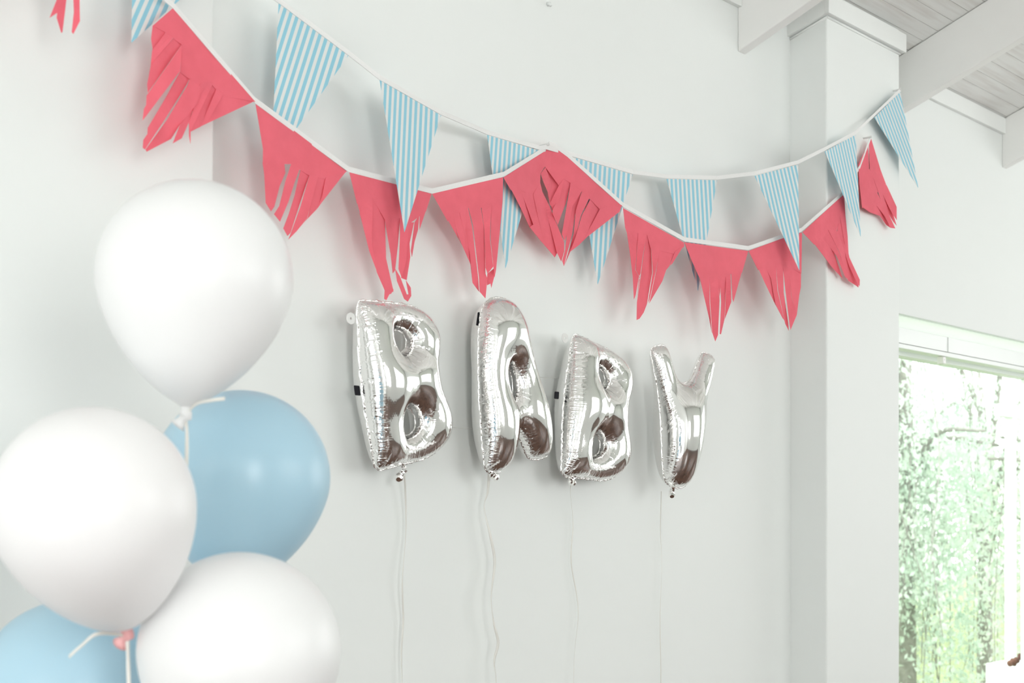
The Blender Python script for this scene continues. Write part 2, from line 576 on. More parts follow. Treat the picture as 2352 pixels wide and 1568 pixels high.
def tree(name, label, base, h, crown_r, crown_z, n_limb, n_strand, n_per, size, mat, seed, droop=1.6, lean=0.0):
    r = np.random.default_rng(seed)
    root = empty(name, base)
    tag(root, label, 'tree', 'trees outside the window')
    b = np.array(base)
    top = b + [lean, 0, crown_z]
    trunk = spline([b, b + [lean * 0.2 + 0.05, 0.03, crown_z * 0.35], b + [lean * 0.7 - 0.06, 0, crown_z * 0.7], top], 6)
    n = len(trunk)
    MB().tube(trunk, list(np.linspace(0.075, 0.04, n)), 9).build('trunk', M['bark'], root, True)
    strands = []
    for k in range(n_limb):
        an = 2 * math.pi * k / n_limb + r.uniform(-0.3, 0.3)
        L = crown_r * r.uniform(0.6, 1.05)
        s = trunk[r.integers(n // 2, n)]
        e = s + [L * math.cos(an), L * math.sin(an), (h - crown_z) * r.uniform(0.3, 1.0)]
        limb = spline([s, s * 0.6 + e * 0.4 + [0, 0, 0.25], e], 6)
        MB().tube(limb, list(np.linspace(0.032, 0.010, len(limb))), 6).build('limb', M['bark'], root, True)
        for j in range(n_strand // n_limb):
            p = limb[r.integers(2, len(limb))] + r.normal(0, 0.12, 3)
            q = p + r.normal(0, 0.22, 3) * [1, 1, 0.4] + [0, 0, -r.uniform(0.3, 1.0) * droop]
            strands.append(spline([p, (p + q) / 2 + r.normal(0, 0.06, 3), q], 4))
    m2 = MB()
    for s in strands[::4]:
        m2.tube(s, 0.004, 4)
    m2.build('twigs', M['bark'], root)['kind'] = 'stuff'
    v, f = leaves(strands, size, n_per, 0.05, seed + 5)
    lf = mesh('foliage', v, f, mat, root)
    lf['kind'] = 'stuff'
    return root


r_ = np.random.default_rng(77)
hs = []
for k in range(260):                       # loose hedge closing the garden behind the trees
    p = np.array([r_.uniform(1.0, 19.0), r_.uniform(6.6, 7.6), r_.uniform(-0.2, 1.3)])
    hs.append(spline([p, p + [r_.normal(0, 0.1), r_.normal(0, 0.1), 0.35], p + [r_.normal(0, 0.2), r_.normal(0, 0.2), 0.7]], 4))
v_, f_ = leaves(hs, 0.11, 90, 0.13, 91)
hg = mesh('garden_hedge', v_, f_, M['leaf2'])
tag(hg, 'pale green hedge along the far end of the garden', 'hedge', None, 'stuff')


def gp(x, z):
    q = PZ(x, YH, z)
    return (q[0], q[1], -0.25)


tree('weeping_tree', 'large pale green weeping tree filling the window beside the column', gp(2085, 10.5), 4.4, 1.1, 3.3, 10, 260, 70, 0.05, M['leaf'], 3, 2.6)
tree('leafy_tree', 'bushy tree with bare grey stems left of the white garden post', gp(2262, 11.5), 4.6, 0.9, 2.4, 8, 90, 60, 0.05, M['leaf'], 8, 2.0, 0.1)
tree('shrubby_tree', 'tree at the picture edge right of the white garden post', gp(2440, 10.0), 3.6, 0.9, 2.2, 8, 90, 60, 0.05, M['leaf2'], 21, 2.0)

perg = empty('garden_frame', PZ(2321, YH, 8.0) * [1, 1, 0] + [0, 0, -0.25])
tag(perg, 'white painted wooden frame standing in the garden', 'garden frame')
q = PZ(2321, YH, 8.0)
bevel(MB().box(q[0] - 0.025, q[0] + 0.025, q[1] - 0.025, q[1] + 0.025, -0.25, PZ(2321, 940, 8.0)[2]).build('post', M['white_paint'], perg), 0.004)
zb = PZ(2321, 945, 8.0)[2]
bevel(MB().box(q[0] - 0.16, q[0] + 1.4, q[1] - 0.03, q[1] + 0.03, zb - 0.035, zb + 0.035).build('cross_beam', M['white_paint'], perg), 0.004)
bevel(MB().box(q[0] + 1.30, q[0] + 1.35, q[1] - 0.025, q[1] + 0.025, -0.25, zb - 0.03).build('post', M['white_paint'], perg), 0.004)
bevel(MB().box(q[0] - 0.12, q[0] + 0.9, q[1] - 0.12, q[1] + 0.1, -0.25, PZ(2300, 1522, 8.0)[2]).build('bench_block', M['white_paint'], perg), 0.01)
pts = [PZ(2318, 1524, 7.4), PZ(2330, 1519, 7.42), PZ(2345, 1508, 7.45), PZ(2362, 1500, 7.5), PZ(2400, 1490, 7.6)]
pp = spline(pts, 5)
lg = MB().tube(pp, [0.016 + 0.006 * math.sin(i * 2.1) + 0.004 * math.sin(i * 5.3) for i in range(len(pp))], 10)
lg = tag(lg.build('driftwood_branch', M['log'], None, True), 'rough brown broken branch end in front of the white garden post', 'branch')

# ------------------------------------------------------------------ foil letters
def chaikin(p, n=2):
    p = np.asarray(p, float)
    for _ in range(n):
        q = np.roll(p, -1, 0)
        p = np.stack([0.75 * p + 0.25 * q, 0.25 * p + 0.75 * q], 1).reshape(-1, 2)
    return p


def resample(p, h):
    c = np.vstack([p, p[:1]])
    s = np.r_[0, np.cumsum(np.linalg.norm(np.diff(c, axis=0), axis=1))]
    n = max(8, int(round(s[-1] / h)))
    t = np.linspace(0, s[-1], n, endpoint=False)
    return np.stack([np.interp(t, s, c[:, 0]), np.interp(t, s, c[:, 1])], 1)


def inside(pts, poly):
    x, y = pts[:, 0], pts[:, 1]
    r = np.zeros(len(pts), bool)
    a, b = poly, np.roll(poly, -1, 0)
    for (x0, y0), (x1, y1) in zip(a, b):
        if y0 == y1: continue
        c = ((y0 > y) != (y1 > y)) & (x < (x1 - x0) * (y - y0) / (y1 - y0) + x0)
        r ^= c
    return r


def inflate(outer, holes, h=0.0066, steps=260, passes=6, press=1.0, seed=1):
    """blow up two sheets of inextensible foil sealed along the outline; returns verts, faces, seam loops"""
    r = np.random.default_rng(seed)
    loops = [resample(np.asarray(p), h) for p in [outer] + holes]
    bd = np.vstack(loops)
    lo, hi = bd.min(0), bd.max(0)
    gx, gy = np.meshgrid(np.arange(lo[0], hi[0], h), np.arange(lo[1], hi[1], h * 0.866))
    gx = gx + (np.arange(gx.shape[0]) % 2)[:, None] * h / 2
    g = np.stack([gx.ravel(), gy.ravel()], 1) + r.normal(0, h * 0.10, (gx.size, 2))
    ok = inside(g, loops[0])
    for l in loops[1:]:
        ok &= ~inside(g, l)
    g = g[ok]
    dist = np.sqrt(((g[:, None, :] - bd[None]) ** 2).sum(2)).min(1)
    g = g[dist > 0.55 * h]
    pts = np.vstack([bd, g])
    nb = len(bd)
    edges, k = [], 0
    for l in loops:
        n = len(l)
        edges += [(k + i, k + (i + 1) % n) for i in range(n)]
        k += n
    vv, ee, tri, *_ = geometry.delaunay_2d_cdt([Vector(p) for p in pts], edges, [], 0, 1e-7)
    vv = np.array([tuple(v) for v in vv])
    tri = np.array([t for t in tri if len(t) == 3])
    cen = vv[tri].mean(1)
    ok = inside(cen, loops[0])
    for l in loops[1:]:
        ok &= ~inside(cen, l)
    tri = tri[ok]
    a2 = (vv[tri[:, 1]] - vv[tri[:, 0]]); b2 = (vv[tri[:, 2]] - vv[tri[:, 0]])
    cr = a2[:, 0] * b2[:, 1] - a2[:, 1] * b2[:, 0]
    tri[cr < 0] = tri[cr < 0][:, ::-1]
    n = len(vv)
    assert n == len(pts)
    # second sheet shares the seam vertices
    mapb = np.arange(n); mapb[nb:] = np.arange(n, 2 * n - nb)
    trib = mapb[tri][:, ::-1]
    T = np.vstack([tri, trib])
    N = 2 * n - nb
    x = np.zeros((N, 3))
    x[:n, :2] = vv; x[n:, :2] = vv[nb:]
    ds = np.sqrt(((vv[nb:, None, :] - bd[None]) ** 2).sum(2)).min(1)
    x[nb:n, 2] = 0.25 * ds + r.normal(0, 0.0004, n - nb)
    x[n:, 2] = -0.25 * ds + r.normal(0, 0.0004, n - nb)
    E = np.vstack([T[:, [0, 1]], T[:, [1, 2]], T[:, [2, 0]]])
    E = np.unique(np.sort(E, 1), axis=0)
    flat = np.zeros((N, 2)); flat[:n] = vv; flat[n:] = vv[nb:]
    nbr = [[] for _ in range(N)]
    for a, b in E:
        nbr[a].append(b); nbr[b].append(a)
    md = max(len(q) for q in nbr)
    NB = np.array([q + [i] * (md - len(q)) for i, q in enumerate(nbr)])
    msk = np.array([[1.0] * len(q) + [0.0] * (md - len(q)) for q in nbr])
    R = np.linalg.norm(flat[NB] - flat[:, None, :], axis=2)
    deg = msk.sum(1)
    vf = [[] for _ in range(N)]
    for i, t in enumerate(T):
        for v in t: vf[v].append(i)
    mf = max(len(q) for q in vf)
    VF = np.array([q + [len(T)] * (mf - len(q)) for q in vf])
    vel = np.zeros_like(x)
    for s in range(steps):
        fn = np.cross(x[T[:, 1]] - x[T[:, 0]], x[T[:, 2]] - x[T[:, 0]])
        fn = np.vstack([fn, np.zeros((1, 3))])
        nrm = fn[VF].sum(1)
        ramp = min(1.0, s / 60.0)
        vel = vel * 0.93 + nrm * (press * ramp)
        vel[:, :] = np.clip(vel, -0.004, 0.004)
        x0 = x.copy()
        x = x + vel
        for _ in range(passes):
            dlt = x[NB] - x[:, None, :]
            L = np.sqrt((dlt * dlt).sum(2)) + 1e-9
            e = (L - R) / L
            e = np.where(e < 0, 0.55 * e, e) * msk
            x = x + (dlt * e[:, :, None]).sum(1) * (0.5 * 1.6 / deg)[:, None]
        vel = x - x0
    lap = (x[NB] * msk[:, :, None]).sum(1) / deg[:, None]
    x = x * 0.75 + lap * 0.25
    seams, k = [], 0
    for l in loops:
        seams.append(np.arange(k, k + len(l))); k += len(l)
    lens = np.r_[0, np.cumsum(np.linalg.norm(np.diff(bd, axis=0), axis=1))]
    dd = np.sqrt(((flat[:, None, :] - bd[None]) ** 2).sum(2))
    near = dd.argmin(1)
    return x, T, seams, lens[near], dd.min(1)


HF = 0.46


def arc(cx, cy, rx, ry, a0, a1, n):
    return [(cx + rx * math.cos(math.radians(a)), cy + ry * math.sin(math.radians(a))) for a in np.linspace(a0, a1, n)]


def flat_B():
    o = [(0, 0), (0, 0.25), (0, 0.5), (0, 0.75), (0, 1), (0.22, 1)] + arc(0.42, 0.735, 0.43, 0.265, 90, -42, 10)
    o += [(0.735, 0.52)] + arc(0.44, 0.27, 0.45, 0.27, 42, -90, 11) + [(0.22, 0)]
    o = chaikin(np.array(o)[::-1], 2) * HF
    h1 = chaikin(np.array([(0.35, 0.690), (0.35, 0.780)] + arc(0.39, 0.735, 0.085, 0.055, 75, -75, 7)), 2) * HF
    h2 = chaikin(np.array([(0.35, 0.225), (0.35, 0.335)] + arc(0.39, 0.28, 0.095, 0.065, 75, -75, 7)), 2) * HF
    return o, [h1, h2]


def flat_A():
    o = [(-0.05, 0.06), (0.02, -0.02), (0.18, -0.04), (0.33, 0.0), (0.40, 0.12), (0.43, 0.20), (0.47, 0.20), (0.50, 0.12), (0.57, -0.01), (0.72, -0.02), (0.90, -0.01), (0.95, 0.06), (0.88, 0.34),
         (0.78, 0.66), (0.69, 0.97), (0.57, 1.04), (0.32, 1.04), (0.20, 0.97), (0.09, 0.66), (0.02, 0.34)]
    o = chaikin(o, 2) * HF * 1.08
    h = chaikin([(0.40, 0.42), (0.50, 0.42), (0.467, 0.57), (0.45, 0.63), (0.435, 0.57)], 2) * HF * 1.08
    return o, [h]


def flat_Y():
    o = [(0.16, 0.06), (0.27, -0.03), (0.57, -0.03), (0.68, 0.06), (0.68, 0.25), (0.68, 0.38), (0.77, 0.53), (0.91, 0.74), (1.03, 0.92), (0.96, 1.0), (0.72, 1.05),
         (0.65, 0.97), (0.42, 0.64), (0.19, 0.97), (0.12, 1.05), (-0.12, 1.0), (-0.19, 0.92), (-0.07, 0.74), (0.07, 0.53), (0.16, 0.38), (0.16, 0.25)]
    return chaikin(o, 2) * HF, []


SIM = {'B': inflate(*flat_B(), seed=2), 'A': inflate(*flat_A(), seed=3), 'Y': inflate(*flat_Y(), seed=4)}


def project(v):
    q = v - np.array([0, -DC, HC])
    z = q[:, 0] * SN + q[:, 1] * CS
    u = (q[:, 0] * CS - q[:, 1] * SN) / z
    return np.stack([CX + F * u, YH - F * q[:, 2] / z], 1)


def letter(ch, label, target, tilt, yaw, d, extras):
    """place one letter in front of the wall; target: where its outline lies in the photograph"""
    x, T, seams, seam_s, seam_d = SIM[ch]
    c = (x.max(0) + x.min(0)) / 2
    v = (x - c) * [1, 1, 1]
    loc = P((target[0] + target[2]) / 2, (target[1] + target[3]) / 2, d)
    sx = sy = 1.0
    ct, st = math.cos(tilt), math.sin(tilt)
    cy_, sy_ = math.cos(yaw), math.sin(yaw)

    def place(q, sx, sy, loc):
        a = q * [sx, sy, (sx + sy) / 2]
        lx, ly, lz = a[:, 0] * ct - a[:, 1] * st, a[:, 0] * st + a[:, 1] * ct, a[:, 2]
        # local x -> along the wall, local y -> up, local z -> towards the room
        wx, wy = lx * cy_ + lz * sy_, lx * sy_ - lz * cy_
        return np.stack([wx, wy, ly], 1) + loc

    for _ in range(12):
        pr = project(place(v, sx, sy, loc))
        lo, hi = pr.min(0), pr.max(0)
        sx *= 1 + 0.8 * ((target[2] - target[0]) / (hi[0] - lo[0]) - 1)
        sy *= 1 + 0.8 * ((target[3] - target[1]) / (hi[1] - lo[1]) - 1)
        pr = project(place(v, sx, sy, loc))
        lo, hi = pr.min(0), pr.max(0)
        e = np.array([(target[0] + target[2] - lo[0] - hi[0]) / 2, (target[1] + target[3] - lo[1] - hi[1]) / 2])
        loc = loc + (P(1200 + e[0], 900 + e[1], d) - P(1200, 900, d)) * [1, 0, 1]
    w = place(v, sx, sy, loc)
    root = empty('letter_balloon', (loc[0], loc[1], w[:, 2].min()))
    tag(root, label, 'foil balloon', 'silver foil letters on the wall')
    body = mesh('body', w, T, M['foil'], root, True)
    for an_, ar_ in (('seam_s', seam_s), ('seam_d', seam_d)):
        at_ = body.data.attributes.new(an_, 'FLOAT', 'POINT')
        at_.data.foreach_set('value', ar_.astype(np.float32))
    sb = body.modifiers.new('smooth', 'SUBSURF'); sb.levels = sb.render_levels = 1
    # crinkled flat rim outside the weld seam
    rv, rf = [], []
    for si, s in enumerate(seams):
        p = v[s]
        tang = np.roll(p, -1, 0) - np.roll(p, 1, 0)
        nrm = np.stack([tang[:, 1], -tang[:, 0], np.zeros(len(s))], 1)
        nrm /= np.linalg.norm(nrm, axis=1)[:, None]
        area = 0.5 * np.sum(p[:, 0] * np.roll(p[:, 1], -1) - np.roll(p[:, 0], -1) * p[:, 1])
        if (area < 0) != (si > 0): nrm = -nrm
        if si > 0 and area > 0: pass
        wd = (0.0055 if si == 0 else 0.003)
        rr = np.random.default_rng(si + 40)
        q = p + nrm * wd * rr.uniform(0.7, 1.15, (len(s), 1)) + rr.normal(0, 0.0016, (len(s), 3)) * [0.3, 0.3, 1]
        n0 = len(rv); k = len(s)
        rv += list(p) + list(q)
        rf += [(n0 + i, n0 + (i + 1) % k, n0 + k + (i + 1) % k, n0 + k + i) for i in range(k)]
    rim = mesh('seam_rim', place(np.array(rv), sx, sy, loc), rf, M['foil'], root, True)
    so = rim.modifiers.new('thick', 'SOLIDIFY'); so.thickness = 0.0005
    print('LETTER', ch, label[:20], round(sx, 3), round(sy, 3), np.round(loc, 3), 'wallgap', round(-w[:, 1].max(), 3))
    for ex in extras:
        kind = ex[0]
        if kind == 'tab':
            c0 = P(*ex[1], d)
            m2 = MB()
            rg = [(c0[0] + 0.013 * math.cos(a), c0[2] + 0.013 * math.sin(a)) for a in np.linspace(0, 2 * math.pi, 20, endpoint=False)]
            ri = [(c0[0] + 0.003 * math.cos(a), c0[2] + 0.003 * math.sin(a)) for a in np.linspace(0, 2 * math.pi, 20, endpoint=False)]
            vv_ = [(a, c0[1] + y, b) for y in (0.0, 0.0008) for ring in (rg, ri) for a, b in ring]
            ff = []
            for i in range(20):
                j = (i + 1) % 20
                ff += [(i, j, 20 + j, 20 + i), (40 + j, 40 + i, 60 + i, 60 + j), (j, i, 40 + i, 40 + j), (20 + i, 20 + j, 60 + j, 60 + i)]
            m2.add(vv_, ff)
            tag(m2.build('hanging_tab', M['tab'], root), 'round clear tab with a punched hole')
        if kind == 'tape':
            a0, a1, w0 = P(*ex[1], ex[3]), P(*ex[2], ex[3]), 0.008
            m2 = MB()
            ring0 = [(a0[0] - w0, a0[1] - 0.002, a0[2]), (a0[0] + w0, a0[1] - 0.002, a0[2]), (a0[0] + w0, a0[1] + 0.002, a0[2]), (a0[0] - w0, a0[1] + 0.002, a0[2])]
            ring1 = [(a1[0] - w0, a1[1] - 0.002, a1[2]), (a1[0] + w0, a1[1] - 0.002, a1[2]), (a1[0] + w0, a1[1] + 0.002, a1[2]), (a1[0] - w0, a1[1] + 0.002, a1[2])]
            m2.hexa(ring0, ring1)
            tag(bevel(m2.build('fixing_pad', M['black'], root), 0.003), 'black pad fixing the balloon to the wall')
        if kind == 'tail':
            pts_ = spline([P(*q_, d) + [0, 0.004 * (-1) ** i, 0] for i, q_ in enumerate(ex[1])], 4)
            m2 = MB().tube(pts_, [0.006 + 0.005 * abs(math.sin(1.3 * i)) * (i / len(pts_)) for i in range(len(pts_))], 7)
            m2.build('filling_neck', M['foil'], root, False)
        if kind == 'string':
            pts_ = spline([P(x_, y_, d_) for x_, y_, d_ in ex[1]], 8)
            wv, wf = [], []
            for i, p_ in enumerate(pts_):
                tw = 0.6 * math.sin(i * 0.23 + ex[2])
                sd = np.array([math.cos(tw), -math.sin(tw), 0]) * ex[3]
                wv += [p_ - sd, p_ + sd]
            wf = [(2 * i, 2 * i + 1, 2 * i + 3, 2 * i + 2) for i in range(len(pts_) - 1)]
            o_ = mesh('ribbon', wv, wf, M['string'], root, True)
            so = o_.modifiers.new('thick', 'SOLIDIFY'); so.thickness = 0.0006
    return root


letter('B', 'first silver foil letter B, leftmost of the word, under the red pennant tip', (809, 690, 1040, 1079), math.radians(8), 0.0, 0.075,
       [('tab', (806, 731)), ('tape', (819, 885), (822, 908), 0.07), ('tail', [(925, 1068), (927, 1080), (920, 1092), (913, 1101)]),
        ('string', [(928, 1086, 0.05), (931, 1130, 0.03), (932, 1220, 0.02), (924, 1330, 0.03), (926, 1420, 0.02), (922, 1500, 0.02), (924, 1600, 0.02), (922, 1800, 0.02)], 0.3, 0.0022)])
letter('A', 'silver foil letter A between the two letters B', (1080, 684, 1270, 1086), math.radians(11), 0.0, 0.075,
       [('tape', (1103, 717), (1099, 748), 0.07), ('tail', [(1120, 1070), (1126, 1082), (1133, 1090), (1141, 1100)]),
        ('string', [(1124, 1082, 0.05), (1120, 1130, 0.04), (1112, 1165, 0.04), (1126, 1230, 0.05), (1136, 1290, 0.05), (1128, 1370, 0.06), (1134, 1430, 0.06), (1144, 1475, 0.06), (1135, 1520, 0.06), (1140, 1580, 0.06), (1138, 1800, 0.05)], 1.2, 0.0035)])
letter('B', 'second silver foil letter B, tilted right, between the letters A and Y', (1272, 769, 1455, 1102), math.radians(-7), 0.0, 0.075,
       [('tab', (1298, 776)), ('tape', (1279, 899), (1278, 916), 0.07), ('tail', [(1322, 1082), (1316, 1094), (1312, 1104), (1318, 1112)]),
        ('string', [(1314, 1106, 0.05), (1310, 1130, 0.03), (1316, 1200, 0.02), (1312, 1290, 0.02), (1328, 1400, 0.02), (1318, 1530, 0.02), (1316, 1800, 0.02)], 2.2, 0.0018)])
letter('Y', 'silver foil letter Y, the last letter, nearest the column', (1492, 793, 1643, 1120), math.radians(-4), math.radians(-14), 0.11,
       [('tail', [(1540, 1105), (1543, 1118), (1545, 1130), (1541, 1140)]),
        ('string', [(1519, 1128, 0.03), (1517, 1220, 0.02), (1520, 1300, 0.02), (1516, 1420, 0.02), (1518, 1568, 0.02), (1516, 1800, 0.02)], 0.9, 0.0015)])

# ------------------------------------------------------------------ garlands
CROP = {1: (80, 0, 3.92), 2: (560, 180, 2.904), 3: (940, 280, 3.7333), 4: (1400, 350, 3.484), 5: (1800, 180, 3.1353)}


def cpx(c, pts):
    ox, oy, s = CROP[c]
    return [(ox + a / s, oy + b / s) for a, b in pts]


def interp(tab):
    xs, ys = zip(*tab)
    return lambda x: float(np.interp(x, xs, ys))


RED_D = interp([(100, 0.19), (350, 0.15), (585, 0.115), (800, 0.085), (992, 0.075), (1157, 0.075), (1258, 0.045), (1432, 0.085), (1572, 0.11), (1718, 0.12), (1840, 0.135), (1880, 0.155), (1938, 0.16), (1998, 0.158), (2100, 0.158)])
BLUE_D = interp([(300, 0.125), (630, 0.09), (800, 0.09), (872, 0.115), (1013, 0.10), (1118, 0.05), (1258, 0.05), (1322, 0.05), (1453, 0.055), (1530, 0.07), (1647, 0.085), (1732, 0.14), (1833, 0.165), (1893, 0.18), (1965, 0.178), (2007, 0.165), (2140, 0.158)])


def sheet(name, poly_px, dfun, mat, parent, thick=0.0005, bend=None, uvf=None, sub=0.014):
    """a piece of paper: outline traced where it hangs, at its own distance from the wall, gently curved"""
    pts = np.array(poly_px, float)
    h = 7.0                                              # mesh spacing
    bd = resample(pts, h)
    # keep true corners
    for q in pts:
        i = np.argmin(((bd - q) ** 2).sum(1)); bd[i] = q
    lo, hi = bd.min(0), bd.max(0)
    g = np.stack(np.meshgrid(np.arange(lo[0], hi[0], 14.0), np.arange(lo[1], hi[1], 14.0)), -1).reshape(-1, 2)
    if len(g):
        g = g[inside(g, bd)]
        if len(g):
            dist = np.sqrt(((g[:, None, :] - bd[None]) ** 2).sum(2)).min(1)
            g = g[dist > 5.0]
    al = np.vstack([bd, g]) if len(g) else bd
    n = len(bd)
    vv, ee, tri, *_ = geometry.delaunay_2d_cdt([Vector(p) for p in al], [(i, (i + 1) % n) for i in range(n)], [], 1, 1e-6)
    vv = np.array([tuple(v) for v in vv])
    tri = [t for t in tri]
    W = np.array([P(x, y, dfun(x) + (bend(x, y) if bend else 0.0)) for x, y in vv])
    # face the room
    fl = []
    for t in tri:
        a, b, c = W[t[0]], W[t[1]], W[t[2]]
        fl.append(tuple(t) if np.cross(b - a, c - a)[1] < 0 else tuple(t[::-1]))
    uv = None
    if uvf is not None:
        uv = np.array([uvf(x, y) for x, y in vv])
    o = mesh(name, W, fl, mat, parent, False, uv)
    so = o.modifiers.new('thick', 'SOLIDIFY'); so.thickness = thick; so.offset = 0
    return o


def ribbon(parent, line, up=0.0105, twist=()):
    """folded white tape along a polyline of (x, y, d)"""
    pts = [P(*q) for q in line]
    m = MB()
    V, Fc = [], []
    for i, p in enumerate(pts):
        w = up * (0.35 if i in twist else 1.0)
        V += [p + [0, -0.001, -0.002], p + [0, -0.001, w], p + [0, 0.001, w], p + [0, 0.001, -0.002]]
    n = len(pts)
    Fc = [(4 * i + k, 4 * i + (k + 1) % 4, 4 * i + 4 + (k + 1) % 4, 4 * i + 4 + k) for i in range(n - 1) for k in range(4)]
    Fc += [(3, 2, 1, 0), tuple(4 * (n - 1) + k for k in range(4))]
    return mesh('ribbon', V, Fc, M['tape_white'], parent)


def garland_line(pts, dfun, off=0.0):
    out = []
    for (x0, y0), (x1, y1) in zip(pts[:-1], pts[1:]):
        for t in np.linspace(0, 1, 6, endpoint=False):
            out.append((x0 + (x1 - x0) * t, y0 + (y1 - y0) * t, dfun(x0 + (x1 - x0) * t) + off))
    out.append((*pts[-1], dfun(pts[-1][0]) + off))
    return out


red = empty('tissue_garland', P(1258, 336, 0.02))
tag(red, 'red tissue paper pennant garland with fringed tips on white tape', 'garland')
RED_PTS = [(150, -190), (397, 17), (585, 235), (800, 393), (992, 443), (1157, 404), (1250, 346), (1262, 334), (1272, 336), (1302, 358), (1431, 474), (1572, 553), (1718, 573), (1840, 531), (1940, 443), (1975, 385), (1998, 322)]
ribbon(red, garland_line(RED_PTS, RED_D))

